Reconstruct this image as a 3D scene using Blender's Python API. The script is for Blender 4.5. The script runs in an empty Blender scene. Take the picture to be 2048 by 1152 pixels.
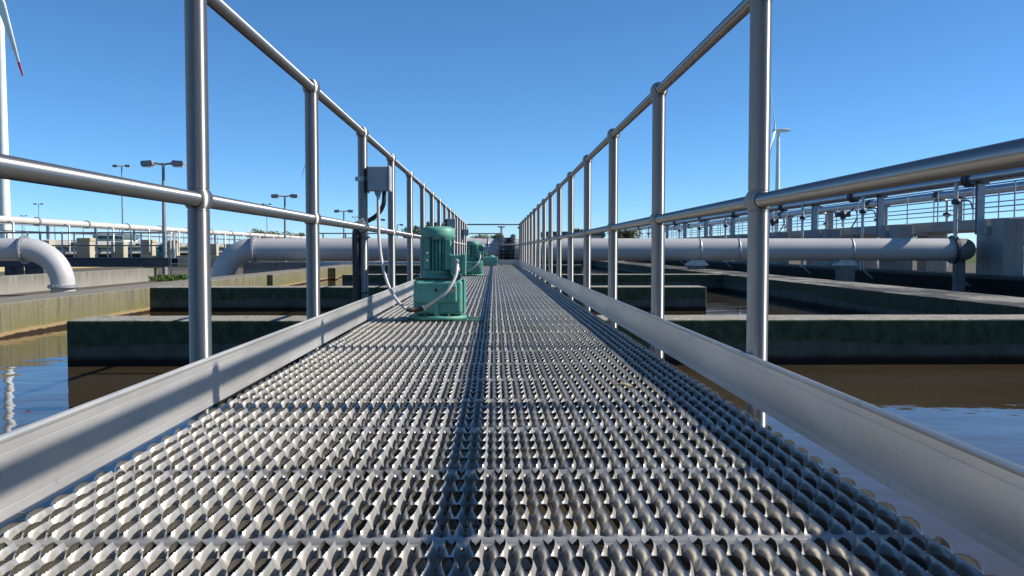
import bpy, math, random
from mathutils import Vector, Matrix

rad = math.radians
SC = bpy.context.scene
COL = SC.collection

# ------------------------------------------------------------------ camera, world, sun, exposure
# metres; the camera is the origin, X to the right, Y along the walkway, Z up
cam_d = bpy.data.cameras.new("camera")
cam = bpy.data.objects.new("camera", cam_d)
COL.objects.link(cam)
cam_d.sensor_width = 36.0
cam_d.lens = 31.64
cam_d.clip_start = 0.02
cam_d.clip_end = 6000
cam.location = (0, 0, 0)
cam.rotation_euler = (rad(90) - math.atan(77 / 1800), 0, -math.atan(36 / 1800))
SC.camera = cam

SUN_EL = 35.4
world = bpy.data.worlds.new("World")
SC.world = world
world.use_nodes = True
wn = world.node_tree
wn.nodes.clear()
w_out = wn.nodes.new("ShaderNodeOutputWorld")
w_bg = wn.nodes.new("ShaderNodeBackground")
w_sky = wn.nodes.new("ShaderNodeTexSky")
w_sky.sky_type = 'NISHITA'
w_sky.sun_disc = False
w_sky.sun_elevation = rad(SUN_EL)
w_sky.sun_rotation = rad(89)
w_sky.altitude = 5000
w_sky.air_density = 1.2
w_sky.dust_density = 1.0
w_sky.ozone_density = 9.0
w_bg.inputs['Strength'].default_value = 0.106
w_hs = wn.nodes.new("ShaderNodeHueSaturation")
w_hs.inputs['Hue'].default_value = 0.492
w_hs.inputs['Saturation'].default_value = 1.03
wn.links.new(w_sky.outputs[0], w_hs.inputs['Color'])
wn.links.new(w_hs.outputs[0], w_bg.inputs['Color'])
wn.links.new(w_bg.outputs[0], w_out.inputs['Surface'])

sun_d = bpy.data.lights.new("sun", 'SUN')
sun_d.energy = 5.0
sun_d.angle = rad(0.53)
sun_d.color = (1.0, 0.92, 0.80)
sun = bpy.data.objects.new("sun", sun_d)
COL.objects.link(sun)
sun.rotation_euler = (0, rad(90 - SUN_EL), rad(1.0))
sun.location = (60, 0, 60)

SC.view_settings.view_transform = 'Standard'
SC.view_settings.look = 'None'
SC.view_settings.exposure = 0.58
SC.view_settings.gamma = 1
SC.cycles.max_bounces = 8
SC.cycles.use_denoising = True
SC.cycles.sample_clamp_indirect = 8.0
SC.cycles.blur_glossy = 1.0

# ------------------------------------------------------------------ materials
MATS = {}


def nodes_of(name):
    m = bpy.data.materials.new(name)
    m.use_nodes = True
    nt = m.node_tree
    b = nt.nodes['Principled BSDF']
    return m, nt, b


class NT:
    """small helper round a node tree"""

    def __init__(self, nt):
        self.nt = nt
        self.geo = nt.nodes.new('ShaderNodeNewGeometry')

    def map(self, scale, loc=(0, 0, 0)):
        n = self.nt.nodes.new('ShaderNodeMapping')
        n.inputs['Scale'].default_value = scale
        n.inputs['Location'].default_value = loc
        self.nt.links.new(self.geo.outputs['Position'], n.inputs['Vector'])
        return n.outputs[0]

    def noise(self, scale, detail=4, rough=0.55, vec=None):
        n = self.nt.nodes.new('ShaderNodeTexNoise')
        n.inputs['Scale'].default_value = scale
        n.inputs['Detail'].default_value = detail
        n.inputs['Roughness'].default_value = rough
        self.nt.links.new(vec if vec is not None else self.geo.outputs['Position'], n.inputs['Vector'])
        return n.outputs['Fac']

    def ramp(self, fac, stops):
        n = self.nt.nodes.new('ShaderNodeValToRGB')
        e = n.color_ramp.elements
        while len(e) < len(stops):
            e.new(0.5)
        for el, (p, c) in zip(e, stops):
            el.position = p
            if not isinstance(c, (tuple, list)):
                c = (c, c, c)
            el.color = (c[0], c[1], c[2], 1)
        self.nt.links.new(fac, n.inputs[0])
        return n.outputs[0]

    def mix(self, fac, a, b, kind='MIX'):
        n = self.nt.nodes.new('ShaderNodeMix')
        n.data_type = 'RGBA'
        n.blend_type = kind
        for sock, v in ((n.inputs[0], fac), (n.inputs[6], a), (n.inputs[7], b)):
            if hasattr(v, 'is_linked'):
                self.nt.links.new(v, sock)
            elif isinstance(v, (int, float)):
                sock.default_value = v
            else:
                sock.default_value = (v[0], v[1], v[2], 1)
        return n.outputs[2]

    def math(self, op, a, b=0.0, clamp=False):
        n = self.nt.nodes.new('ShaderNodeMath')
        n.operation = op
        n.use_clamp = clamp
        for sock, v in ((n.inputs[0], a), (n.inputs[1], b)):
            if hasattr(v, 'is_linked'):
                self.nt.links.new(v, sock)
            else:
                sock.default_value = v
        return n.outputs[0]

    def pos(self, axis):
        n = self.nt.nodes.new('ShaderNodeSeparateXYZ')
        self.nt.links.new(self.geo.outputs['Position'], n.inputs[0])
        return n.outputs[axis]

    def nrm(self, axis):
        n = self.nt.nodes.new('ShaderNodeSeparateXYZ')
        self.nt.links.new(self.geo.outputs['Normal'], n.inputs[0])
        return n.outputs[axis]

    def bump(self, b, height, strength, dist=0.01):
        n = self.nt.nodes.new('ShaderNodeBump')
        n.inputs['Strength'].default_value = strength
        n.inputs['Distance'].default_value = dist
        self.nt.links.new(height, n.inputs['Height'])
        self.nt.links.new(n.outputs[0], b.inputs['Normal'])

    def to(self, out, sock):
        self.nt.links.new(out, sock)


def metal(name, base, rough, metallic, var=0.12, scale=6.0, stretch=(1, 1, 1), spots=0.0, rvar=0.08, dirt=0.0):
    m, nt, b = nodes_of(name)
    h = NT(nt)
    b.inputs['Metallic'].default_value = metallic
    n1 = h.noise(scale, 5, 0.6, h.map(stretch))
    lo = tuple(c * (1 - var) for c in base)
    hi = tuple(min(1, c * (1 + var)) for c in base)
    c = h.ramp(n1, [(0.3, lo), (0.7, hi)])
    if spots:
        n2 = h.noise(scale * 9, 3, 0.6)
        f = h.ramp(n2, [(0.62, 0), (0.72, spots)])
        c = h.mix(f, c, tuple(x * 0.45 for x in base))
    if dirt:
        d = h.ramp(h.noise(2.2, 6, 0.7), [(0.45, 0), (0.75, dirt)])
        c = h.mix(d, c, (base[0] * 0.42, base[1] * 0.38, base[2] * 0.32))
    h.to(c, b.inputs['Base Color'])
    n3 = h.noise(scale * 2.3, 4, 0.6, h.map(stretch, (3, 1, 2)))
    r = h.ramp(n3, [(0.3, rough - rvar), (0.7, rough + rvar)])
    h.to(r, b.inputs['Roughness'])
    return m


def paint(name, base, rough=0.45, wear=(0.25, 0.16, 0.08), amount=0.25, scale=5.0):
    m, nt, b = nodes_of(name)
    h = NT(nt)
    n1 = h.noise(scale, 5, 0.6)
    c = h.ramp(n1, [(0.3, tuple(x * 0.85 for x in base)), (0.7, tuple(min(1, x * 1.12) for x in base))])
    n2 = h.noise(scale * 3.1, 6, 0.7, h.map((1, 1, 0.35)))
    f = h.ramp(n2, [(0.58, 0), (0.72, amount)])
    c = h.mix(f, c, wear)
    h.to(c, b.inputs['Base Color'])
    b.inputs['Roughness'].default_value = rough
    return m


def concrete(name, side, streak, algae, top, algae_lo=-0.9, algae_hi=-0.5, algae_max=0.8, pits=0.5, tide=False, wet=1.0):
    """weathered cast concrete: streaked sides with algae growing up from the water, speckled lichen top"""
    m, nt, b = nodes_of(name)
    h = NT(nt)
    b.inputs['Roughness'].default_value = 0.9
    b.inputs['Specular IOR Level'].default_value = 0.2
    big = h.noise(1.1, 5, 0.6)
    fine = h.noise(38, 5, 0.7)
    drip = h.noise(9, 6, 0.7, h.map((1, 1, 0.09)))
    c = h.mix(h.ramp(drip, [(0.35, 0), (0.68, 1)]), side, streak)
    runs = h.noise(22, 4, 0.7, h.map((1, 1, 0.035), (7, 3, 0)))
    c = h.mix(h.ramp(runs, [(0.52, 0), (0.68, 0.75 * wet)]), c, tuple(x * 0.32 for x in side))
    c = h.mix(h.ramp(h.noise(19, 4, 0.7, h.map((1, 1, 0.05), (1, 9, 0))), [(0.60, 0), (0.72, 0.5 * wet)]), c, tuple(min(0.6, x * 1.5) for x in streak))
    z = h.pos(2)
    span = max(0.01, algae_hi - algae_lo)
    up = h.math('DIVIDE', h.math('SUBTRACT', algae_hi, z), span, True)
    patch = h.math('ADD', up, h.math('MULTIPLY', h.math('SUBTRACT', drip, 0.5), 1.8), True)
    f = h.math('MULTIPLY', h.math('MULTIPLY', patch, h.ramp(big, [(0.25, 0.45), (0.6, 1)])), algae_max, True)
    c = h.mix(f, c, algae)
    c = h.mix(h.ramp(fine, [(0.3, 0.45), (0.55, 0)]), c, tuple(x * 0.5 for x in side))
    if tide:
        zz = h.math('ADD', h.math('ADD', z, h.math('MULTIPLY', h.noise(3, 4, 0.6), 0.06)), 1.2)
        c = h.mix(h.ramp(zz, [(0.405, 1), (0.43, 0)]), c, (0.26, 0.19, 0.10))
        c = h.mix(h.ramp(zz, [(0.375, 1), (0.385, 0)]), c, (0.025, 0.016, 0.010))
    sp = h.noise(60, 4, 0.75)
    sp2 = h.noise(9, 4, 0.7)
    t = h.mix(h.ramp(sp, [(0.40, 1), (0.58, 0)]), top, tuple(x * 0.28 for x in top))
    t = h.mix(h.ramp(sp2, [(0.45, 0), (0.7, 0.55)]), t, tuple(x * 0.45 for x in top))
    nz = h.ramp(h.nrm(2), [(0.5, 0), (0.8, 1)])
    c = h.mix(nz, c, t)
    h.to(c, b.inputs['Base Color'])
    h.bump(b, h.noise(55, 6, 0.75), pits, 0.012)
    return m


M = {}
def brushed(name, axis):
    m = metal(name, (0.35, 0.34, 0.325), 0.50, 0.88, 0.02, 16, (1, 1, 1), 0.0, 0.006)
    nt = m.node_tree
    b = nt.nodes['Principled BSDF']
    t = nt.nodes.new('ShaderNodeTangent')
    t.direction_type = 'RADIAL'
    t.axis = axis
    nt.links.new(t.outputs[0], b.inputs['Tangent'])
    b.inputs['Anisotropic'].default_value = 0.95
    b.inputs['Anisotropic Rotation'].default_value = 0.25
    return m


M['steel'] = brushed('satin_steel_post', 'Z')
M['steel_rail'] = brushed('satin_steel_rail', 'Y')
M['grating'] = metal('grating_metal', (0.43, 0.42, 0.395), 0.38, 0.6, 0.12, 14, (1, 1, 1), 0.10, 0.08, 0.5)
M['hole_shade'] = paint('underside_shade', (0.085, 0.078, 0.066), 0.7, (0.03, 0.028, 0.025), 0.6, 30)  # shade below the grating put into the underside colour
M['toe'] = metal('toe_board_aluminium', (0.5, 0.495, 0.48), 0.45, 0.6, 0.13, 4, (1, 0.3, 1), 0.35, 0.1)
M['galv'] = metal('galvanised_steel', (0.42, 0.43, 0.45), 0.5, 0.7, 0.18, 8)
M['dark_steel'] = metal('dark_steel', (0.06, 0.065, 0.08), 0.5, 0.5, 0.2, 8)
M['pipe'] = metal('grey_pipe_steel', (0.42, 0.42, 0.42), 0.45, 0.0, 0.08, 1.2, (0.4, 1, 1), 0.12)
M['dull_pipe'] = paint('dull_dark_pipe', (0.13, 0.125, 0.12), 0.75, (0.25, 0.23, 0.2), 0.5, 3)
M['header'] = metal('air_pipe_steel', (0.33, 0.33, 0.34), 0.28, 0.8, 0.1, 1.5)
M['white_pipe'] = paint('white_pipe_paint', (0.50, 0.49, 0.46), 0.5, (0.35, 0.27, 0.16), 0.4, 1.5)
M['green'] = paint('sea_green_paint', (0.095, 0.30, 0.235), 0.52, (0.17, 0.17, 0.11), 0.85, 9)
M['green_base'] = paint('dull_green_paint', (0.045, 0.11, 0.085), 0.6, (0.07, 0.06, 0.045), 0.8, 14)
M['rust'] = paint('rusty_plate', (0.06, 0.045, 0.035), 0.8, (0.16, 0.07, 0.03), 0.7, 18)
M['plug'] = paint('grey_plastic', (0.32, 0.32, 0.33), 0.5, (0.2, 0.2, 0.2), 0.1)
M['box'] = paint('light_grey_plastic', (0.32, 0.335, 0.355), 0.45, (0.25, 0.25, 0.25), 0.2, 12)
M['cable'] = paint('white_cable', (0.50, 0.49, 0.46), 0.5, (0.35, 0.3, 0.25), 0.3, 12)
M['black'] = paint('black_rubber', (0.012, 0.012, 0.016), 0.5, (0.03, 0.03, 0.03), 0.3)
M['label'] = paint('faded_sticker', (0.55, 0.30, 0.22), 0.6, (0.6, 0.55, 0.45), 0.7, 60)
M['tower'] = paint('white_turbine_paint', (0.76, 0.77, 0.76), 0.4, (0.6, 0.6, 0.6), 0.1, 0.1)
M['red'] = paint('red_paint', (0.75, 0.04, 0.05), 0.45, (0.4, 0.05, 0.05), 0.1, 0.1)
M['lamp_metal'] = paint('grey_lamp_paint', (0.22, 0.24, 0.26), 0.45, (0.15, 0.14, 0.12), 0.2, 2)
M['lamp_glass'] = paint('lamp_lens', (0.55, 0.56, 0.55), 0.25, (0.4, 0.4, 0.38), 0.2, 3)
M['wall_white'] = paint('white_render', (0.66, 0.66, 0.63), 0.8, (0.4, 0.38, 0.33), 0.3, 0.6)
M['roof_green'] = paint('dark_green_roofing', (0.07, 0.14, 0.11), 0.6, (0.1, 0.1, 0.08), 0.3, 0.6)
M['leaf_dry'] = paint('dry_leaf', (0.42, 0.33, 0.2), 0.8, (0.2, 0.13, 0.06), 0.5, 80)
M['bark'] = paint('bark', (0.09, 0.07, 0.05), 0.9, (0.05, 0.04, 0.03), 0.5, 4)

# walls of this tank: sunlit long wall on the left, green-black baffles, right long wall
M['conc_left'] = concrete('algae_concrete', (0.12, 0.112, 0.082), (0.21, 0.20, 0.15), (0.135, 0.132, 0.034), (0.30, 0.28, 0.24), -0.90, -0.52, 0.95, 0.5, True)


def baffle_mat(name, wet_top=0.0):
    m, nt, b = nodes_of(name)
    h = NT(nt)
    b.inputs['Roughness'].default_value = 0.85
    b.inputs['Specular IOR Level'].default_value = 0.2
    mott = h.noise(16, 6, 0.75, h.map((1, 1, 0.6)))
    c = h.ramp(mott, [(0.32, (0.022, 0.034, 0.019)), (0.55, (0.055, 0.078, 0.044)), (0.75, (0.098, 0.115, 0.064))])
    speck = h.noise(70, 3, 0.7)
    c = h.mix(h.ramp(speck, [(0.66, 0), (0.74, 0.5)]), c, (0.16, 0.17, 0.15))
    # bare grey band lower down, its edge wandering along the wall
    edge = h.math('ADD', h.pos(2), h.math('MULTIPLY', h.noise(0.35, 2, 0.5), 0.22))
    edge = h.math('ADD', edge, h.math('MULTIPLY', h.noise(30, 3, 0.6), 0.02))
    band = h.ramp(h.math('ADD', edge, 1.2), [(0.595, 1), (0.615, 0)])
    c = h.mix(h.math('MULTIPLY', band, 0.75), c, h.ramp(h.noise(7, 5, 0.7, h.map((1, 1, 0.2))), [(0.3, (0.07, 0.076, 0.066)), (0.7, (0.13, 0.135, 0.118))]))
    tide = h.ramp(h.math('ADD', h.math('ADD', h.pos(2), h.math('MULTIPLY', h.noise(5, 4, 0.6), 0.05)), 1.2), [(0.39, 1), (0.43, 0)])
    c = h.mix(tide, c, (0.016, 0.013, 0.010))
    t = h.ramp(h.noise(48, 5, 0.8), [(0.36, (0.07, 0.065, 0.055)), (0.50, (0.30, 0.285, 0.25)), (0.68, (0.44, 0.42, 0.37))])
    t = h.mix(h.ramp(h.noise(5, 4, 0.7), [(0.5, 0), (0.72, 0.6)]), t, (0.10, 0.105, 0.07))
    if wet_top:
        pat = h.ramp(h.noise(1.3, 5, 0.65, h.map((1, 0.45, 1))), [(0.50, wet_top), (0.60, 0.12)])
        t = h.mix(pat, t, (0.040, 0.040, 0.043))
    c = h.mix(h.ramp(h.nrm(2), [(0.5, 0), (0.8, 1)]), c, t)
    h.to(c, b.inputs['Base Color'])
    h.bump(b, h.noise(45, 6, 0.8), 0.6, 0.015)
    return m


M['conc_baffle'] = baffle_mat('dark_algae_concrete')
M['conc_wet'] = baffle_mat('wet_topped_concrete', 0.9)
M['conc_grey'] = concrete('grey_weathered_concrete', (0.25, 0.24, 0.215), (0.09, 0.086, 0.078), (0.32, 0.31, 0.28), (0.33, 0.31, 0.28), -1.2, -0.8, 0.6)
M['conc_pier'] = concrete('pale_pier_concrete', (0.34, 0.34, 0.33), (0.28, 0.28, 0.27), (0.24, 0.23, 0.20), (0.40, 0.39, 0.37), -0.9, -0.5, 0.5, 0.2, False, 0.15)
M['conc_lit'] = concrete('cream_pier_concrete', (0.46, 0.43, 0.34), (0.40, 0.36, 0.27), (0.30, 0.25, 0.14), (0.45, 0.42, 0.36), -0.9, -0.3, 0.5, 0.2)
M['conc_ochre'] = concrete('ochre_concrete', (0.42, 0.36, 0.24), (0.50, 0.40, 0.24), (0.36, 0.30, 0.12), (0.40, 0.37, 0.30), -1.2, -0.7, 0.8)


def water_mat():
    m, nt, b = nodes_of('murky_water')
    h = NT(nt)
    c = h.ramp(h.noise(0.6, 4, 0.6), [(0.3, (0.042, 0.031, 0.018)), (0.7, (0.058, 0.043, 0.025))])
    h.to(c, b.inputs['Base Color'])
    b.inputs['Roughness'].default_value = 0.03
    b.inputs['IOR'].default_value = 1.38
    a = h.noise(1.7, 2, 0.4, h.map((1, 1.5, 1)))
    s = h.noise(6.5, 2, 0.45, h.map((1, 1.4, 1), (4, 2, 0)))
    hh = h.math('ADD', a, h.math('MULTIPLY', s, 0.14))
    h.bump(b, hh, 0.14, 0.05)
    return m


def ground_mat():
    m, nt, b = nodes_of('grassland_soil')
    h = NT(nt)
    b.inputs['Roughness'].default_value = 1.0
    b.inputs['Specular IOR Level'].default_value = 0.1
    grass = h.ramp(h.noise(0.02, 6, 0.65), [(0.35, (0.055, 0.085, 0.022)), (0.65, (0.095, 0.13, 0.035))])
    grass = h.mix(h.ramp(h.noise(1.5, 6, 0.7), [(0.3, 0.5), (0.6, 0)]), grass, (0.05, 0.06, 0.025))
    grit = h.ramp(h.noise(24, 5, 0.75), [(0.35, (0.07, 0.063, 0.05)), (0.65, (0.15, 0.135, 0.11))])
    y = h.pos(1)
    x = h.math('ABSOLUTE', h.pos(0))
    far = h.math('MAXIMUM', h.math('GREATER_THAN', x, 44.0), h.math('GREATER_THAN', y, 130.0))
    h.to(h.mix(far, grit, grass), b.inputs['Base Color'])
    return m


def leaf_mat(name, a, c):
    m, nt, b = nodes_of(name)
    h = NT(nt)
    b.inputs['Roughness'].default_value = 0.7
    b.inputs['Specular IOR Level'].default_value = 0.2
    h.to(h.ramp(h.noise(0.55, 4, 0.7), [(0.3, a), (0.7, c)]), b.inputs['Base Color'])
    return m


M['water'] = water_mat()
M['ground'] = ground_mat()
M['leaf_olive'] = leaf_mat('olive_leaves', (0.13, 0.125, 0.04), (0.27, 0.25, 0.10))
M['leaf_green'] = leaf_mat('green_leaves', (0.045, 0.07, 0.028), (0.10, 0.14, 0.05))
M['weed'] = leaf_mat('weed_leaves', (0.05, 0.10, 0.02), (0.10, 0.17, 0.04))


# ------------------------------------------------------------------ mesh helpers
class MB:
    """collects shapes and links them as ONE mesh object"""

    def __init__(self):
        self.v = []
        self.f = []
        self.s = []

    def add(self, verts, faces, smooth=False):
        o = len(self.v)
        self.v += [tuple(p) for p in verts]
        self.f += [tuple(i + o for i in f) for f in faces]
        self.s += [smooth] * len(faces)
        return self

    def box(self, lo, hi):
        x0, y0, z0 = lo
        x1, y1, z1 = hi
        v = [(x0, y0, z0), (x1, y0, z0), (x1, y1, z0), (x0, y1, z0), (x0, y0, z1), (x1, y0, z1), (x1, y1, z1), (x0, y1, z1)]
        return self.add(v, [(0, 3, 2, 1), (4, 5, 6, 7), (0, 1, 5, 4), (1, 2, 6, 5), (2, 3, 7, 6), (3, 0, 4, 7)])

    def tube(self, pts, r, n=16, caps=True, radii=None):
        pts = [Vector(p) for p in pts]
        rings = []
        prev = None
        for i, p in enumerate(pts):
            if i == 0:
                d = pts[1] - p
            elif i == len(pts) - 1:
                d = p - pts[i - 1]
            else:
                d = (pts[i + 1] - p).normalized() + (p - pts[i - 1]).normalized()
            d.normalize()
            if prev is None:
                ref = Vector((0, 0, 1)) if abs(d.z) < 0.9 else Vector((1, 0, 0))
                a = d.cross(ref).normalized()
            else:
                a = (prev - d * prev.dot(d)).normalized()
            prev = a
            b = d.cross(a)
            rr = radii[i] if radii else r
            rings.append([p + (a * math.cos(t) + b * math.sin(t)) * rr for t in (2 * math.pi * k / n for k in range(n))])
        v = [q for ring in rings for q in ring]
        f = []
        for i in range(len(pts) - 1):
            for k in range(n):
                k2 = (k + 1) % n
                f.append((i * n + k, i * n + k2, (i + 1) * n + k2, (i + 1) * n + k))
        self.add(v, f, True)
        if caps:
            self.add(rings[0], [tuple(reversed(range(n)))])
            self.add(rings[-1], [tuple(range(n))])
        return self

    def lathe(self, prof, origin=(0, 0, 0), n=32, axis='Z', smooth=True):
        """prof: list of (radius, height)"""
        ox, oy, oz = origin
        v = []
        for r, h in prof:
            for k in range(n):
                t = 2 * math.pi * k / n
                a, b = r * math.cos(t), r * math.sin(t)
                if axis == 'Z':
                    v.append((ox + a, oy + b, oz + h))
                elif axis == 'X':
                    v.append((ox + h, oy + a, oz + b))
                else:
                    v.append((ox + b, oy + h, oz + a))
        f = []
        for i in range(len(prof) - 1):
            for k in range(n):
                k2 = (k + 1) % n
                f.append((i * n + k, i * n + k2, (i + 1) * n + k2, (i + 1) * n + k))
        return self.add(v, f, smooth)

    def sphere(self, c, r, n=20, m=12, squash=1.0):
        prof = [(max(1e-5, r * math.sin(math.pi * i / m)), -r * squash * math.cos(math.pi * i / m)) for i in range(m + 1)]
        return self.lathe(prof, c, n)

    def prism(self, poly, axis, a, b, smooth=False):
        """poly in the plane across axis ('X': (y,z), 'Y': (x,z), 'Z': (x,y)), from a to b"""
        n = len(poly)

        def P(p, t):
            return (t, p[0], p[1]) if axis == 'X' else (p[0], t, p[1]) if axis == 'Y' else (p[0], p[1], t)
        v = [P(p, a) for p in poly] + [P(p, b) for p in poly]
        f = [(k, (k + 1) % n, n + (k + 1) % n, n + k) for k in range(n)]
        self.add(v, f, smooth)
        self.add(v[:n], [tuple(reversed(range(n)))])
        return self.add(v[n:], [tuple(range(n))])

    def mesh(self, name, mat):
        me = bpy.data.meshes.new(name)
        me.from_pydata(self.v, [], self.f)
        me.polygons.foreach_set('use_smooth', self.s)
        me.materials.append(mat)
        me.update()
        return me

    def build(self, name, mat, parent=None, bevel=0.0, seg=2, fix=True, loc=None):
        me = self.mesh(name, mat)
        if fix:
            import bmesh
            bm = bmesh.new()
            bm.from_mesh(me)
            bmesh.ops.recalc_face_normals(bm, faces=bm.faces)
            bm.to_mesh(me)
            bm.free()
        return link(name, me, parent, bevel, seg, loc)


def link(name, me, parent=None, bevel=0.0, seg=2, loc=None):
    o = bpy.data.objects.new(name, me)
    COL.objects.link(o)
    if parent is not None:
        o.parent = parent
    if loc is not None:
        o.location = loc
    if bevel:
        b = o.modifiers.new('bevel', 'BEVEL')
        b.width = bevel
        b.segments = seg
        b.limit_method = 'ANGLE'
        b.harden_normals = False
    return o


def tag(o, label, cat, group=None):
    o['label'] = label
    o['category'] = cat
    if group:
        o['group'] = group
    return o


def thing(name, label, cat, loc=(0, 0, 0), rz=0.0, group=None):
    o = bpy.data.objects.new(name, None)
    COL.objects.link(o)
    o.location = loc
    o.rotation_euler = (0, 0, rz)
    o.empty_display_size = 0.2
    o['kind'] = 'thing'
    return tag(o, label, cat, group)


def structure(o):
    o['kind'] = 'structure'
    return o


def dup(root, loc, label, rz=None):
    r = root.copy()
    COL.objects.link(r)
    r.location = loc
    if rz is not None:
        r.rotation_euler = (0, 0, rz)
    r['label'] = label
    for ch in list(root.children):
        c = ch.copy()
        COL.objects.link(c)
        c.parent = r
        for g in list(ch.children):
            d = g.copy()
            COL.objects.link(d)
            d.parent = c
    return r


ORD = ['nearest', 'second nearest', 'third nearest', 'fourth nearest', 'fifth nearest', 'sixth nearest', 'seventh nearest',
       'eighth nearest', 'ninth nearest', 'tenth nearest', 'eleventh nearest', 'twelfth nearest']



def px2x(px, y):
    """X at distance y of something seen at image column px of the 2048 wide photograph"""
    return y * math.tan(math.atan((px - 1024) / 1800) + math.atan(36 / 1800))


GROUND = -1.25
WATER = -0.88
DECK = -0.40
random.seed(7)

# ------------------------------------------------------------------ ground and water
g = MB()
xs = [-4500, -600, -120, -44, -20, 0, 20, 44, 120, 600, 4500]
ys = [-300, -60, 0, 40, 80, 130, 300, 900, 5500]
gv = [(x, y, GROUND) for y in ys for x in xs]
gf = [(j * len(xs) + i, j * len(xs) + i + 1, (j + 1) * len(xs) + i + 1, (j + 1) * len(xs) + i)
      for j in range(len(ys) - 1) for i in range(len(xs) - 1)]
structure(g.add(gv, gf).build('ground', M['ground'], fix=False))


def sheet(name, x0, x1, y0, y1, z, mat):
    return structure(MB().add([(x0, y0, z), (x1, y0, z), (x1, y1, z), (x0, y1, z)], [(0, 1, 2, 3)]).build(name, mat, fix=False))


sheet('water', -4.95, 4.95, -22, 44.2, WATER, M['water'])
sheet('water', -27.7, -14.2, -10, 36.6, -1.10, M['water'])
sheet('water', -5.0 + 10.9, 13.75, -20, 70, -1.12, M['water'])

# ------------------------------------------------------------------ concrete walls
TOP = -0.533


def wall(name, label, x0, x1, y0, y1, z1, mat, z0=GROUND - 0.3, bevel=0.012, group=None, pil=()):
    """one cast wall with slightly uneven arrises"""
    mb = MB()
    along_y = (y1 - y0) > (x1 - x0)
    L = (y1 - y0) if along_y else (x1 - x0)
    n = max(2, int(L / 0.25))
    rnd = random.Random(hash((round(x0, 2), round(y0, 2))) & 1023)
    v = []
    for i in range(n + 1):
        t = i / n
        jx = [rnd.uniform(-0.002, 0.002) * (q % 2 if not along_y else 1) for q in range(4)]
        if along_y:
            y = y0 + (y1 - y0) * t
            v += [(x0, y, z0), (x1, y, z0), (x1 + jx[0], y, z1 + jx[1]), (x0 + jx[2], y, z1 + jx[3])]
        else:
            x = x0 + (x1 - x0) * t
            v += [(x, y0, z0), (x, y1, z0), (x, y1 + jx[0], z1 + jx[1]), (x, y0 + jx[2], z1 + jx[3])]
    f = []
    for i in range(n):
        a, b = i * 4, i * 4 + 4
        for k in range(4):
            k2 = (k + 1) % 4
            f.append((a + k, a + k2, b + k2, b + k))
    f += [(0, 1, 2, 3), (n * 4 + 3, n * 4 + 2, n * 4 + 1, n * 4)]
    mb.add(v, f)
    o = mb.build(name, mat, bevel=bevel, seg=2)
    tag(o, label, 'wall', group)
    o['kind'] = 'thing'
    for (px0, px1, py0, py1) in pil:
        MB().box((px0, py0, z0), (px1, py1, z1 - 0.004)).build('pilaster', mat, o, 0.01)
    return o


wall('tank_wall', 'long sunlit concrete tank wall stained green with algae, left of the walkway', -5.45, -4.86, -22, 45, TOP, M['conc_left'],
     pil=[(-4.857, -4.73, 19.35, 19.9), (-4.857, -4.63, 26.4, 26.9), (-4.857, -4.68, 33.0, 33.5)])
wall('tank_wall', 'long shaded concrete tank wall with wide blotchy top, right of the walkway', 4.9, 5.9, -22, 45, TOP, M['conc_wet'])
wall('tank_end_wall', 'far concrete end wall closing the tank behind the big grey pipe', -4.9, 4.9, 44.4, 45, TOP, M['conc_baffle'])
wall('baffle_wall', 'nearest dark baffle wall across the water, free end left of the walkway', -3.21, 4.897, 6.8, 7.3, TOP, M['conc_baffle'], group='baffle walls across the tank')
wall('baffle_wall', 'second dark baffle wall across the water, free sunlit end right of the walkway', -4.857, 3.04, 12.8, 13.3, TOP, M['conc_baffle'], group='baffle walls across the tank')
wall('baffle_wall', 'third dark baffle wall across the water, nearly below the far motors', -3.23, 4.897, 19.2, 19.7, TOP, M['conc_baffle'], group='baffle walls across the tank')
wall('baffle_wall', 'fourth baffle wall, farthest, half hidden behind the big grey pipe', -4.857, 3.04, 31.0, 31.5, TOP, M['conc_baffle'], group='baffle walls across the tank')
wall('tank_wall', 'weathered grey concrete wall of the neighbouring tank behind the pipe elbow', -14.15, -13.65, -10, 36.8, -0.75, M['conc_grey'])
wall('tank_wall', 'ochre stained far wall of the left tank below the slim bridge', -28.4, -27.9, -10, 120, -0.66, M['conc_ochre'])
wall('tank_wall', 'dark low concrete wall carrying the row of grey piers on the right', 13.82, 14.7, -20, 95, -0.72, M['conc_baffle'])

# ------------------------------------------------------------------ walkway deck of serrated grating planks
PX, X0 = 0.0328, 0.0085
KMIN, KMAX = -21, 18
SEAM, PW, GAPW = 1.2245, 0.386, 0.004
ROWS = [0.046 + 0.0755 * i for i in range(5)]


DROWS = [ROWS[0] - 0.03775] + [r + 0.03775 for r in ROWS]


def lens(y, rows, hl, power):
    best = 0.0
    for c in rows:
        d = abs(y - c)
        if d < hl:
            best = max(best, (1 - (d / hl) ** 2) ** power)
    return best


def smooth01(a, b, x):
    t = max(0.0, min(1.0, (x - a) / (b - a)))
    return t * t * (3 - 2 * t)


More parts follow.
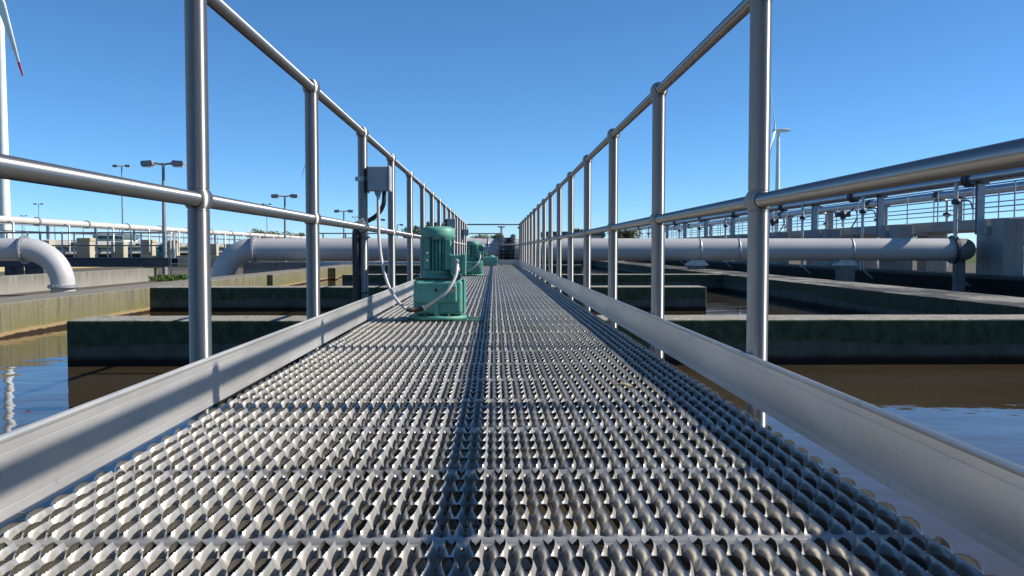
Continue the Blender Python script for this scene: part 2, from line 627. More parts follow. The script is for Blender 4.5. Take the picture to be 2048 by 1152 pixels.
def plank_mesh(step, nu, teeth):
    mb = MB()
    mb.mi = []
    ya, yb = 0.011, PW - GAPW - 0.011
    n = int(round((yb - ya) / step))
    ys = [ya + (yb - ya) * i / n for i in range(n + 1)]
    rows = []
    for i, y in enumerate(ys):
        W = smooth01(ya, ya + 0.012, y) * smooth01(yb, yb - 0.010, y)
        L = lens(y, ROWS, 0.0335, 0.75)
        if y > ROWS[4]:
            L *= smooth01(yb - 0.001, yb - 0.008, y)
        D = lens(y, DROWS, 0.0345, 0.8) * smooth01(ya + 0.003, ya + 0.008, y) * smooth01(yb - 0.003, yb - 0.008, y)
        t = 0.0
        if teeth and L > 0.15:
            t = 1.0 if i % 2 else 0.0
        wu = 0.0082 * L - 0.0008 * t
        wd = 0.0050 * D
        hu = 0.0045 * W + 0.0066 * L + 0.0008 * t
        hd = 0.0045 * W + 0.0052 * D
        rows.append((y, max(0, wu), wd, hu, hd))

    def strip(xu, xd):
        s = 1 if xd > xu else -1
        v = []
        for (y, wu, wd, hu, hd) in rows:
            a, b = xu + s * wu, xd - s * wd
            for j in range(nu + 1):
                u = j / nu
                c = 0.5 - 0.5 * math.cos(math.pi * u)
                zz = hu + (-hd - hu) * (0.35 * u + 0.65 * c)
                v.append((a + (b - a) * u, y, zz))
        m = nu + 1
        f = [(i * m + j, i * m + j + 1, (i + 1) * m + j + 1, (i + 1) * m + j) for i in range(n) for j in range(nu)]
        if s < 0:
            f = [tuple(reversed(q)) for q in f]
        mb.add(v, f, True)
        mb.mi += [0] * len(f)
        # underside of the sheet, painted dark as shade inside the holes, 0.9 mm below
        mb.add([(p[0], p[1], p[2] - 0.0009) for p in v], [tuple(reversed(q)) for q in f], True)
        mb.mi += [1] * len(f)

    def edge(xu, s):
        v = []
        for (y, wu, wd, hu, hd) in rows:
            v += [(xu + s * wu, y, hu), (xu + s * (wu + 0.0032), y, hu - 0.0025), (xu + s * (wu + 0.0055), y, hu - 0.012)]
        f = [(i * 3 + j, i * 3 + j + 1, i * 3 + j + 4, i * 3 + j + 3) for i in range(n) for j in range(2)]
        if s < 0:
            f = [tuple(reversed(q)) for q in f]
        mb.add(v, f, True)
        mb.mi += [0] * len(f)

    for k in range(KMIN, KMAX + 1):
        x = X0 + PX * k
        if k < KMAX:
            strip(x, x + PX / 2)
        if k > KMIN:
            strip(x, x - PX / 2)
    edge(X0 + PX * KMIN, -1)
    edge(X0 + PX * KMAX, 1)
    # folded front and back lips with their skirts
    xl, xr = X0 + PX * KMIN - 0.004, X0 + PX * KMAX + 0.004
    yy = PW - GAPW
    for prof in ([(ya, 0.0), (0.006, -0.0006), (0.0025, -0.0022), (0.0006, -0.005), (0, -0.009), (0, -0.038), (0.012, -0.038)],
                 [(yb, 0.0), (yy - 0.006, -0.0006), (yy - 0.0025, -0.0022), (yy - 0.0006, -0.005), (yy, -0.009), (yy, -0.038), (yy - 0.012, -0.038)]):
        v = []
        for (y, z) in prof:
            v += [(xl, y, z), (xr, y, z)]
        f = [(2 * i, 2 * i + 1, 2 * i + 3, 2 * i + 2) for i in range(len(prof) - 1)]
        mb.add(v, f, True)
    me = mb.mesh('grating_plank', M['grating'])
    me.materials.append(M['hole_shade'])
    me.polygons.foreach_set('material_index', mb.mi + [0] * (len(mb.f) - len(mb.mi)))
    return me


bridge = thing('footbridge', 'long narrow footbridge of serrated open metal grating planks over the brown water', 'walkway', (0, 0, DECK))
me_hi, me_mid = plank_mesh(0.0029, 6, True), plank_mesh(0.0060, 4, False)
first = None
DECK_END = 23.3
i = -4
while SEAM + PW * (i + 1) < DECK_END:
    y = SEAM + PW * i
    me = me_hi if i < 14 else me_mid
    o = bpy.data.objects.new('grating_plank', me)
    COL.objects.link(o)
    o.parent = bridge
    rr = random.Random(i * 7 + 3)
    o.location = (rr.uniform(-0.0015, 0.0015), y, rr.uniform(-0.0015, 0.001))
    o.rotation_euler = (rr.uniform(-0.002, 0.002), 0, 0)
    i += 1
for (a, b) in ((-0.62, -0.56), (0.50, 0.56)):
    mb = MB()
    mb.box((a, -1.5, -0.055), (b, 23.3, -0.047)).box((a, -1.5, -0.126), (b, 23.3, -0.118))
    xm = a if a < 0 else b - 0.006
    mb.box((xm, -1.5, -0.1175), (xm + 0.006, 23.3, -0.0555))
    mb.build('side_beam', M['galv'], bridge)
for k in range(17):
    y = -0.9 + 1.4 * k
    MB().box((-0.555, y, -0.115), (0.495, y + 0.06, -0.058)).build('cross_bearer', M['galv'], bridge, 0.004)

# ------------------------------------------------------------------ hand rails
HT, HM = 0.645, 0.123
PR, RR, BR = 0.0266, 0.0182, 0.0352
N_POST = 18


def post_mesh():
    mb = MB()
    zt, zb = HT - BR * 0.72, -0.53
    mb.tube([(0, 0, zb), (0, 0, HM - 0.0265)], PR, 28)
    mb.tube([(0, 0, HM + 0.0265), (0, 0, zt)], PR, 28)
    return mb.mesh('post', M['steel'])


def ball_mesh(top):
    mb = MB()
    prof = []
    lo, hi = -0.0272, (0.0 if top else 0.0272)
    prof.append((PR - 0.002, lo))
    prof.append((PR + 0.0012, lo))
    for q in range(15):
        z = lo + 0.0015 + q * ((0.0272 - 0.0015) * 2 / 14) if not top else lo + 0.0015 + q * (BR - 0.0002 - lo - 0.0015) / 14
        prof.append((max(0.0005, math.sqrt(max(0, BR * BR - z * z))), z))
    if not top:
        prof += [(PR + 0.0012, 0.0272), (PR - 0.002, 0.0272)]
    mb.lathe(prof, (0, 0, 0), 28)
    # rubber-dark collar where the rail enters
    return mb.mesh('ball_joint', M['steel'])


ME_POST = post_mesh()
ME_BALL, ME_TOPBALL = ball_mesh(False), ball_mesh(True)


def collar_mesh():
    mb = MB()
    mb.lathe([(RR + 0.0002, -0.0285), (RR + 0.0022, -0.0292), (RR + 0.0022, -0.0305), (RR + 0.0002, -0.0312)], (0, 0, 0), 24, 'Y')
    return mb.mesh('rail_collar', M['black'])


ME_COLLAR = collar_mesh()


def toe_profile(s):
    """plate with a rolled bead on top and a shallow rib near the top and bottom; s = side the walkway lies on"""
    zt, zb = -0.2665, -0.3845
    out = [(0, zb), (0, zt), (s * 0.001, zt + 0.003), (s * 0.004, zt + 0.0045), (s * 0.008, zt + 0.003), (s * 0.0095, zt - 0.001), (s * 0.0085, zt - 0.005),
           (s * 0.0065, zt - 0.008), (s * 0.0060, zt - 0.0215), (s * 0.0055, zt - 0.0221), (s * 0.0055, zt - 0.0231), (s * 0.0060, zt - 0.0237),
           (s * 0.0060, zb + 0.018), (s * 0.0057, zb + 0.0174), (s * 0.0057, zb + 0.0166), (s * 0.0062, zb + 0.016), (s * 0.0075, zb + 0.002), (s * 0.0065, zb)]
    return out


def handrail(x, y0, side, label, joints):
    root = thing('handrail', label, 'handrail')
    rails_end = y0 + 1.398 * 15
    for k in range(-2, 16):
        y = y0 + 1.398 * k
        p = link('post', ME_POST, root, loc=(x, y, 0))
        b = link('ball_joint', ME_BALL, p, loc=(0, 0, HM))
        b = link('ball_joint', ME_TOPBALL, p, loc=(0, 0, HT))
        if k < 9:
            link('rail_collar', ME_COLLAR, p, loc=(0, 0, HM))
            link('rail_collar', ME_COLLAR, p, loc=(0, 0, HT))
        f = MB().box((0 if side < 0 else -0.10, -0.03, -0.515), (0.10 if side < 0 else 0, 0.03, -0.505))
        f.build('foot_bracket', M['galv'], p)
    for nm, h in (('top_rail', HT), ('mid_rail', HM)):
        MB().tube([(x, y0 - 3.2, h), (x, rails_end, h)], RR, 24).build(nm, M['steel_rail'], root)
    s = -side
    ys = [-1.6] + joints + [rails_end]
    xt = x + s * 0.0275
    for a, b in zip(ys[:-1], ys[1:]):
        MB().prism([(xt + px, pz) for px, pz in toe_profile(s)], 'Y', a + 0.0012, b - 0.0012).build('toe_board', M['toe'], root)
    return root


XL, XR, YL, YR = -0.729, 0.671, 2.243, 2.276
handrail(XL, YL, -1, 'left stainless handrail with ball jointed posts and sunlit toe board', [6.5, 12.5, 18.5])
handrail(XR, YR, 1, 'right stainless handrail with ball jointed posts and shaded toe board', [4.68, 10.7, 16.7])
YE = 23.31
er = thing('end_railing', 'short cross railing closing the far end of the walkway', 'railing', (0, YE, 0))
for nm, h in (('top_rail', HT), ('mid_rail', HM)):
    MB().tube([(XL + 0.03, 0.0, h), (XR - 0.03, 0.0, h)], RR, 16).build(nm, M['steel'], er)
MB().box((XL + 0.04, 0.02, -0.385), (XR - 0.04, 0.027, -0.262)).build('toe_board', M['toe'], er)
for x in (XL, XR):
    MB().tube([(x - 0.06, -0.05, HT - 0.085), (x + 0.05, -0.05, HT - 0.085)], 0.022, 12).build('clamp', M['dark_steel'], er)


# ------------------------------------------------------------------ green gear motors
def fin_body(mb, r0, r1, z0, z1, nf):
    poly = []
    for k in range(nf):
        t0 = 2 * math.pi * k / nf
        w = 2 * math.pi / nf
        for rr, tt in ((r0, 0.0), (r0, 0.58), (r1, 0.66), (r1, 0.92)):
            poly.append((rr * math.cos(t0 + w * tt), rr * math.sin(t0 + w * tt)))
    mb.prism(poly, 'Z', z0, z1)


def motor_parts(root):
    G = M['green']
    # frame under the flange, resting on the grating
    f = MB()
    f.box((-0.235, -0.145, 0.004), (0.262, -0.095, 0.016)).box((-0.235, 0.095, 0.004), (0.262, 0.145, 0.016))
    f.box((-0.235, -0.094, 0.004), (-0.17, 0.094, 0.0145)).box((0.18, -0.094, 0.004), (0.262, 0.094, 0.0145))
    f.build('base_frame', M['green_base'], root, 0.003)
    b = MB()
    b.lathe([(0.001, 0.017), (0.170, 0.017), (0.174, 0.020), (0.174, 0.034), (0.170, 0.037), (0.11, 0.038), (0.10, 0.048), (0.098, 0.062)], (0, 0, 0), 48)
    for a in (45, 135, 225, 315):
        c, s = math.cos(rad(a)), math.sin(rad(a))
        q = [Vector((0.095, -0.006, 0.0375)), Vector((0.162, -0.006, 0.0375)), Vector((0.10, -0.006, 0.066)),
             Vector((0.095, 0.006, 0.0375)), Vector((0.162, 0.006, 0.0375)), Vector((0.10, 0.006, 0.066))]
        q = [(p.x * c - p.y * s, p.x * s + p.y * c, p.z) for p in q]
        b.add(q, [(0, 1, 2), (5, 4, 3), (0, 3, 4, 1), (1, 4, 5, 2), (2, 5, 3, 0)])
    b.build('base_flange', G, root)
    for a in (65, 115, 245, 295):
        mb = MB()
        c, s = 0.150 * math.cos(rad(a)), 0.150 * math.sin(rad(a))
        mb.lathe([(0.0001, 0.052), (0.010, 0.052), (0.010, 0.0375)], (c, s, 0), 6, smooth=False)
        mb.build('bolt', M['green_base'], root)
    h = MB().box((-0.135, -0.13, 0.045), (0.147, 0.13, 0.243))
    hs = h.build('gear_housing', G, root, 0.022, 4)
    MB().box((-0.118, -0.146, 0.112), (0.112, -0.125, 0.232)).build('front_cover', G, hs, 0.014, 4)
    MB().box((0.062, -0.158, 0.118), (0.115, -0.14, 0.215)).build('oil_boss', G, hs, 0.010, 3)
    MB().box((0.074, -0.1590, 0.172), (0.104, -0.1582, 0.197)).build('sticker', M['label'], hs)
    MB().lathe([(0.0001, -0.156), (0.009, -0.156), (0.011, -0.153), (0.011, -0.145)], (0, 0, 0.188), 16, 'Y').build('drain_plug', M['black'], hs)
    MB().prism([(-0.152, 0.036), (-0.127, 0.036), (-0.127, 0.12), (-0.140, 0.12), (-0.152, 0.062)], 'X', -0.013, 0.010).build('front_rib', G, hs, 0.003)
    MB().box((0.1475, -0.112, 0.055), (0.160, 0.118, 0.248)).build('side_flange', G, hs, 0.010, 3)
    t = MB().box((-0.125, -0.118, 0.2435), (0.02, -0.03, 0.253)).box((-0.01, -0.124, 0.2435), (0.10, -0.03, 0.2505))
    t.build('top_plate', M['rust'], hs, 0.002)
    for (bx, by) in ((-0.12, -0.105), (0.118, -0.105), (-0.12, 0.105), (0.118, 0.105)):
        MB().lathe([(0.012, 0.243), (0.012, 0.258), (0.0001, 0.259)], (bx, by, 0), 6, smooth=False).build('bolt', M['green_base'], hs)
    MB().lathe([(0.02, 0.243), (0.02, 0.262), (0.013, 0.265), (0.013, 0.285), (0.0001, 0.287)], (0.118, -0.085, 0), 16).build('breather', G, hs)
    m = MB()
    m.lathe([(0.0001, 0.244), (0.098, 0.244), (0.100, 0.247), (0.100, 0.262), (0.086, 0.266), (0.084, 0.276), (0.094, 0.280), (0.094, 0.293), (0.085, 0.297)], (0, 0, 0), 40)
    m.build('motor_flange', G, root)
    m = MB()
    fin_body(m, 0.068, 0.0925, 0.296, 0.478, 28)
    m.build('motor_body', G, root)
    for sx in (-1, 1):
        p = MB()
        p.box((sx * 0.060 - 0.017, -0.089, 0.300), (sx * 0.060 + 0.017, -0.04, 0.476))
        pad = p.build('mounting_pad', G, root, 0.004)
        for z in (0.352, 0.394):
            MB().lathe([(0.0001, -0.096), (0.007, -0.096), (0.0085, -0.0895)], (sx * 0.060, 0, z), 12, 'Y').build('screw', M['plug'], pad)
    c = MB()
    prof = [(0.091, 0.472), (0.0985, 0.472), (0.0985, 0.508), (0.0975, 0.514)]
    for q in range(1, 9):
        a = rad(90 * q / 8)
        prof.append((0.0975 - 0.034 * (1 - math.cos(a)), 0.514 + 0.034 * math.sin(a)))
    prof += [(0.06, 0.5485), (0.03, 0.5490), (0.0001, 0.549)]
    c.lathe(prof, (0, 0, 0), 48)
    fc = c.build('fan_cover', G, root)
    for a in (250, 290, 20, 160):
        cx, cy = 0.099 * math.cos(rad(a)), 0.099 * math.sin(rad(a))
        MB().sphere((cx, cy, 0.481), 0.0065, 10, 6).build('screw', M['black'], fc)
    tb = MB().box((0.078, -0.118, 0.272), (0.142, -0.012, 0.386)).build('terminal_box', G, root, 0.006, 3)
    MB().box((0.1425, -0.122, 0.268), (0.166, -0.008, 0.390)).build('box_lid', G, tb, 0.005, 3)
    MB().lathe([(0.0001, -0.126), (0.014, -0.126), (0.0155, -0.123), (0.0155, -0.118)], (0.112, 0, 0.348), 20, 'Y').build('blanking_plug', M['plug'], tb)
    MB().lathe([(0.010, -0.142), (0.017, -0.140), (0.0185, -0.132), (0.0185, -0.118)], (0.114, 0, 0.302), 20, 'Y').build('cable_gland', M['box'], tb)


DT = DECK + 0.0125
MX = -0.314
DT = DECK - 0.003
MY1 = 5.07
mot = thing('gear_motor', 'nearest sea green vertical gear motor on the walkway grating, white cable looped to it', 'motor', (MX, MY1, DT), 0, 'gear motors on the walkway')
motor_parts(mot)
mot.scale = (0.96, 0.96, 0.97)
dup(mot, (MX, 13.45, DT), 'second green gear motor on the walkway, behind the large nearest one')
m3 = dup(mot, (MX, 21.9, DT), 'farthest green gear motor on the walkway, with a wide green gear case beside it')
# the farthest one has a wide horizontal gear case to its right
g3 = MB().box((0.10, -0.22, 0.02), (0.42, 0.10, 0.235)).build('gear_case', M['green'], m3, 0.02, 3)
MB().lathe([(0.085, 0.235), (0.085, 0.25), (0.07, 0.262), (0.05, 0.275), (0.0001, 0.277)], (0.27, -0.06, 0), 24).build('bearing_cap', M['green'], g3)


# ------------------------------------------------------------------ junction boxes and cables on the left handrail
def jbox(root):
    b = MB().box((0.0, -0.06, -0.068), (0.112, 0.04, 0.066)).build('box_body', M['box'], root, 0.006, 3)
    MB().box((0.1125, -0.063, -0.071), (0.127, 0.043, 0.069)).build('box_lid', M['box'], b, 0.006, 3)
    MB().box((-0.0035, -0.064, -0.078), (-0.0005, 0.044, 0.066)).build('mounting_plate', M['dark_steel'], root)
    c = MB()
    c.tube([(-0.032, 0, -0.012), (-0.032, 0, 0.012)], PR + 0.004, 24)
    c.box((-0.012, -0.012, -0.012), (-0.004, 0.012, 0.012)).box((-0.073, -0.012, -0.011), (-0.058, 0.012, 0.011))
    c.build('post_clamp', M['galv'], root)
    MB().lathe([(0.019, -0.0685), (0.019, -0.084), (0.014, -0.088), (0.013, -0.098), (0.010, -0.1)], (0.055, -0.02, 0), 18).build('cable_gland', M['box'], root)
    MB().lathe([(0.012, -0.0685), (0.012, -0.086), (0.008, -0.09)], (0.085, 0.01, 0), 14).build('cable_gland', M['black'], root)


yb = YL + 2 * 1.398
jb = thing('junction_box', 'large grey junction box clamped on the third left post above the nearest motor', 'junction box', (XL + 0.032, yb, 0.392), 0, 'junction boxes on the left handrail')
jbox(jb)
dup(jb, (XL + 0.032, YL + 8 * 1.398, 0.392), 'grey junction box on a left post just above the nearest motor top, farther away')
dup(jb, (XL + 0.032, YL + 13 * 1.398, 0.392), 'smallest grey junction box on a left post by the far end of the walkway')


def spline(pts, n=10):
    P = [Vector(p) for p in pts]
    P = [P[0] * 2 - P[1]] + P + [P[-1] * 2 - P[-2]]
    out = []
    for i in range(1, len(P) - 2):
        for k in range(n):
            t = k / n
            a, b, c, d = P[i - 1], P[i], P[i + 1], P[i + 2]
            out.append(0.5 * ((2 * b) + (c - a) * t + (2 * a - 5 * b + 4 * c - d) * t * t + (3 * b - a - 3 * c + d) * t ** 3))
    out.append(P[-2])
    return out


def cable_run(dy, y_motor, label):
    """white cable from a junction box down and up into the terminal box"""
    root = thing('power_cable', label, 'cable')
    yb = dy
    ym = y_motor - 0.145
    x0 = XL + 0.032 + 0.055
    pts = [(x0, yb - 0.02, 0.30), (x0 + 0.001, yb - 0.02, 0.18), (x0 + 0.005, yb - 0.03, 0.06), (x0 + 0.025, yb - 0.05, -0.08), (x0 + 0.07, yb - 0.09, -0.215),
           (x0 + 0.15, yb - 0.13, -0.315), (x0 + 0.23, yb - 0.12, -0.328), (MX - 0.02, ym - 0.075, -0.287), (MX + 0.06, ym - 0.085, -0.225), (MX + 0.105, ym - 0.06, -0.148),
           (MX + 0.114, ym - 0.03, -0.098), (MX + 0.114, ym + 0.008, -0.0845)]
    MB().tube(spline(pts, 10), 0.0088, 14).build('sheath', M['cable'], root)
    s = spline(pts, 10)
    for i0 in (52, 61):
        MB().tube(s[i0:i0 + 4], 0.0125, 12).build('tape_band', M['black'], root)
    MB().tube(s[55:62], 0.0112, 12).build('brass_coupling', M['rust'], root)
    return root


cable_run(yb, MY1, 'white cable drooping from the large junction box to the nearest motor')
cable_run(YL + 8 * 1.398, 13.45, 'small white cable drooping to the second motor')
# black cables strapped to the post
bc = thing('cable_bundle', 'black cables strapped down the third left post beneath the junction box', 'cables')
xb = XL
for (ox, oy) in ((-0.046, -0.012), (-0.030, -0.034), (-0.052, 0.016)):
    MB().tube(spline([(xb + ox + 0.02, yb + oy, 0.15), (xb + ox, yb + oy, 0.09), (xb + ox, yb + oy, -0.1), (xb + ox + 0.003, yb + oy, -0.35), (xb + ox, yb + oy, -0.60)], 8), 0.0115, 12).build('cable', M['black'], bc)
MB().tube(spline([(XL + 0.117, yb + 0.01, 0.302), (XL + 0.112, yb + 0.012, 0.25), (XL + 0.08, yb + 0.035, 0.20), (XL + 0.03, yb + 0.045, 0.165), (XL - 0.01, yb + 0.02, 0.145), (XL - 0.036, yb - 0.02, 0.115), (XL - 0.045, yb - 0.01, 0.06)], 8), 0.0125, 12).build('conduit', M['black'], bc)
MB().tube([(XL - 0.006, yb, -0.236), (XL - 0.006, yb, -0.243)], 0.047, 20).build('cable_tie', M['black'], bc)
MB().tube([(XL - 0.006, yb, 0.064), (XL - 0.006, yb, 0.071)], 0.047, 20).build('cable_tie', M['black'], bc)
cl = MB()
for q in range(4):
    cl.box((-0.026, -0.006, -0.034 + q * 0.017), (0.026, 0.006, -0.034 + q * 0.017 + 0.013))
co = cl.build('strap_buckle', M['cable'], bc, 0.002)
co.location = (XL - 0.004, yb - 0.046, HM + 0.012)
co.rotation_euler = (0.2, rad(-28), 0.1)

# a dry leaf on the deck
lf = MB()
lv, lfc = [], []
for i in range(9):
    t = i / 8
    w = 0.012 * math.sin(math.pi * t) ** 0.8
    z = 0.006 * math.sin(3 * t) + 0.002
    lv += [(-w, t * 0.05, z + 0.005), (0, t * 0.05, z), (w, t * 0.05, z + 0.006)]
for i in range(8):
    for j in range(2):
        lfc.append((i * 3 + j, i * 3 + j + 1, i * 3 + j + 4, i * 3 + j + 3))
lf.add(lv, lfc, True)
lo = lf.build('dry_leaf', M['leaf_dry'], fix=False)
lo.location = (0.385, 2.47, DECK + 0.012)
lo.rotation_euler = (0.1, 0.1, 1.1)
tag(lo, 'small curled dry leaf lying on the grating near the right toe board', 'leaf')


# ------------------------------------------------------------------ big grey pipes
PY, PRAD = 24.6, 0.305


def flange(root, at, axis, r, name='flange', mat='galv', bolts=20, th=0.05):
    x, y, z = at
    o = MB().lathe([(r, -th / 2), (r + 0.085, -th / 2), (r + 0.085, th / 2), (r, th / 2)], at, 40, axis, smooth=False).build(name, M[mat], root)
    b = MB()
    for k in range(bolts):
        t = 2 * math.pi * k / bolts
        a, c = (r + 0.045) * math.cos(t), (r + 0.045) * math.sin(t)
        if axis == 'X':
            b.tube([(x - th, y + a, z + c), (x + th, y + a, z + c)], 0.017, 6)
        else:
            b.tube([(x + a, y + c, z - th), (x + a, y + c, z + th)], 0.017, 6)
    b.build('flange_bolts', M['galv'], o)
    return o


def elbow_pts(x0, s, R):
    return [(x0 + s * R * math.sin(rad(a)), PY, -R + R * math.cos(rad(a))) for a in range(0, 91, 6)]


pr = thing('pipeline', 'large grey steel pipe crossing behind the walkway end, elbowed down at the left', 'pipe')
x_el = px2x(510, PY)
x_re = px2x(1905, PY)
MB().tube([(x_el, PY, 0), (x_re, PY, 0)], PRAD, 48).build('pipe_run', M['pipe'], pr)
flange(pr, (x_el, PY, 0), 'X', PRAD)
el = elbow_pts(x_el - 0.03, -1, 0.85)
MB().tube(el + [(el[-1][0], PY, -1.4)], PRAD, 48).build('elbow', M['pipe'], pr)
for px in (977, 1398, 1475, 1700):
    xx = px2x(px, PY)
    MB().lathe([(PRAD, -0.02), (PRAD + 0.012, -0.016), (PRAD + 0.012, 0.016), (PRAD, 0.02)], (xx, PY, 0), 40, 'X').build('weld_band', M['galv'], pr)
for px in (1002, 1026):
    flange(pr, (px2x(px, PY), PY, 0), 'X', PRAD + 0.03, 'valve_flange', 'dark_steel', 24, 0.075)
xa, xb2 = px2x(1004, PY), px2x(1024, PY)
MB().tube([(xa, PY, 0), (xb2, PY, 0)], PRAD + 0.022, 40).build('coupling', M['dark_steel'], pr)
flange(pr, (x_re, PY, 0), 'X', PRAD, 'end_flange', 'dark_steel', 20, 0.09)
el2 = [(x_re + 0.05 + 0.42 * math.sin(rad(a)), PY + 0.42 - 0.42 * math.cos(rad(a)), 0) for a in range(0, 91, 6)]
MB().tube(el2 + [(el2[-1][0], PY + 9, 0)], PRAD, 40).build('end_elbow', M['dull_pipe'], pr)
MB().box((x_re + 0.28, PY + 0.3, GROUND), (x_re + 0.52, PY + 0.55, -0.29)).build('end_leg', M['conc_grey'], pr)

pl = thing('pipeline', 'second grey pipe at the left edge, bent down to a bolted base flange', 'pipe')
x_l = px2x(50, PY)
MB().tube([(-26, PY, 0), (x_l, PY, 0)], PRAD, 48).build('pipe_run', M['pipe'], pl)
flange(pl, (x_l, PY, 0), 'X', PRAD)
el = elbow_pts(x_l + 0.03, 1, 0.98)
MB().tube(el, PRAD, 48).build('elbow', M['pipe'], pl)
flange(pl, (el[-1][0], PY, -1.0), 'Z', PRAD, 'base_flange')
MB().tube([(el[-1][0], PY, -1.02), (el[-1][0], PY, GROUND)], PRAD, 40).build('riser', M['white_pipe'], pl)


def pipe_support(px, label):
    x = px2x(px, PY)
    t = thing('pipe_support', label, 'pipe support', (x, PY, GROUND), 0, 'supports under the big pipe')
    H = -PRAD - GROUND
    MB().box((-0.22, -0.15, 0), (0.22, 0.15, H - 0.14)).build('column', M['conc_grey'], t, 0.01)
    pts = [(-0.30, H - 0.135), (0.30, H - 0.135), (0.30, H - 0.09), (0.17, H + 0.02), (-0.17, H + 0.02), (-0.30, H - 0.09)]
    MB().prism(pts, 'Y', -0.12, 0.12).build('saddle', M['galv'], t, 0.005)


pipe_support(1690, 'grey saddle support beneath the big pipe, right of the nearest right post')
pipe_support(1393, 'grey saddle support beneath the big pipe above the free end of the second baffle')

# slim cross bridge behind the big pipe
cb = thing('cross_bridge', 'slim dark cross bridge with a thin railing behind the big grey pipe', 'bridge', (0, 32.5, 0))
MB().box((-6.2, -0.5, -0.60), (0.5, 0.5, -0.44)).build('beam', M['galv'], cb)
for k in range(9):
    MB().tube([(-6.05 + 0.79 * k, -0.45, -0.44), (-6.05 + 0.79 * k, -0.45, 0.57)], 0.024, 10).build('post', M['steel'], cb)
for h in (0.57, 0.08):
    MB().tube([(-6.2, -0.45, h), (0.32, -0.45, h)], 0.022, 10).build('rail', M['steel'], cb)
vl = thing('valve_spindle', 'grey valve spindle rising from the dark pipe coupling at the walkway end', 'valve', (px2x(1003, PY), PY, 0.40))
MB().tube([(0, 0, 0), (0, 0, 0.20)], 0.03, 12).build('spindle', M['galv'], vl)
MB().lathe([(0.09, 0.20), (0.11, 0.215), (0.09, 0.23)], (0, 0, 0), 20).build('hand_wheel', M['dark_steel'], vl)


# ------------------------------------------------------------------ right hand service bridge on piers
NB = 9
SP = 6.5
Y0B = 24.9
rb = thing('service_bridge', 'long concrete service bridge with thin railings running into the distance on the right', 'bridge')
MB().box((14.95, 18, 0.60), (17.2, 95, 0.93)).build('deck_slab', M['conc_pier'], rb, 0.01)
for side, x in (('near', 15.02), ('far', 17.1)):
    for k in range(34):
        y = 19.0 + 2.25 * k
        MB().tube([(x, y, 0.93), (x, y, 1.98)], 0.024, 8).build('railing_post', M['galv'], rb)
    for h in (1.98, 1.62, 1.28):
        MB().tube([(x, 18, h), (x, 95, h)], 0.021, 8).build('rail', M['galv'], rb)
GP = 'concrete piers on the right'
for k in range(NB):
    y = Y0B + SP * k
    p = thing('bridge_pier', 'square grey pier on the dark wall, %s of the front row on the right' % ORD[k], 'pier', (14.13, y, -0.717), 0, GP)
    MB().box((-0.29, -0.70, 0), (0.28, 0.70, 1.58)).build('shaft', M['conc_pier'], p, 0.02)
    MB().box((0.2805, -0.60, 1.18), (0.98, 0.60, 1.315)).build('corbel', M['conc_pier'], p, 0.01)
for k in range(7):
    y = 36.0 + SP * k
    p = thing('bridge_pier', 'pale pier behind the bridge, %s of the back row on the right' % ORD[k], 'pier', (17.65, y, GROUND), 0, GP)
    MB().box((-0.40, -0.4, 0), (0.45, 0.4, 1.845)).build('shaft', M['conc_pier'], p, 0.02)
    MB().box((-0.45, -0.45, 1.848), (0.5, 0.45, 2.0)).build('cap', M['conc_pier'], p, 0.01)

h1 = thing('air_pipe', 'dark steel air pipe on slim columns above the front row of piers on the right', 'pipe')
XH, ZH, RH = 13.58, 2.0, 0.16
MB().tube([(XH, 8, ZH), (XH, 95, ZH)], RH, 24).build('pipe_run', M['header'], h1)
for k in range(12):
    y = 8.9 + 8.3 * k
    MB().lathe([(RH, -0.13), (RH + 0.075, -0.12), (RH + 0.075, -0.03), (RH + 0.02, -0.02), (RH + 0.02, 0.02), (RH + 0.075, 0.03), (RH + 0.075, 0.12), (RH, 0.13)], (XH, y, ZH), 24, 'Y', smooth=False).build('coupling', M['dark_steel'], h1)
h2 = thing('air_pipe', 'second pale air pipe beyond the bridge railings on the right', 'pipe')
MB().tube([(17.65, 8, 2.12), (17.65, 95, 2.12)], 0.16, 24).build('pipe_run', M['header'], h2)
for k in range(12):
    MB().lathe([(0.16, -0.1), (0.23, -0.09), (0.23, 0.09), (0.16, 0.1)], (17.65, 16 + SP * k, 2.12), 24, 'Y', smooth=False).build('coupling', M['dark_steel'], h2)

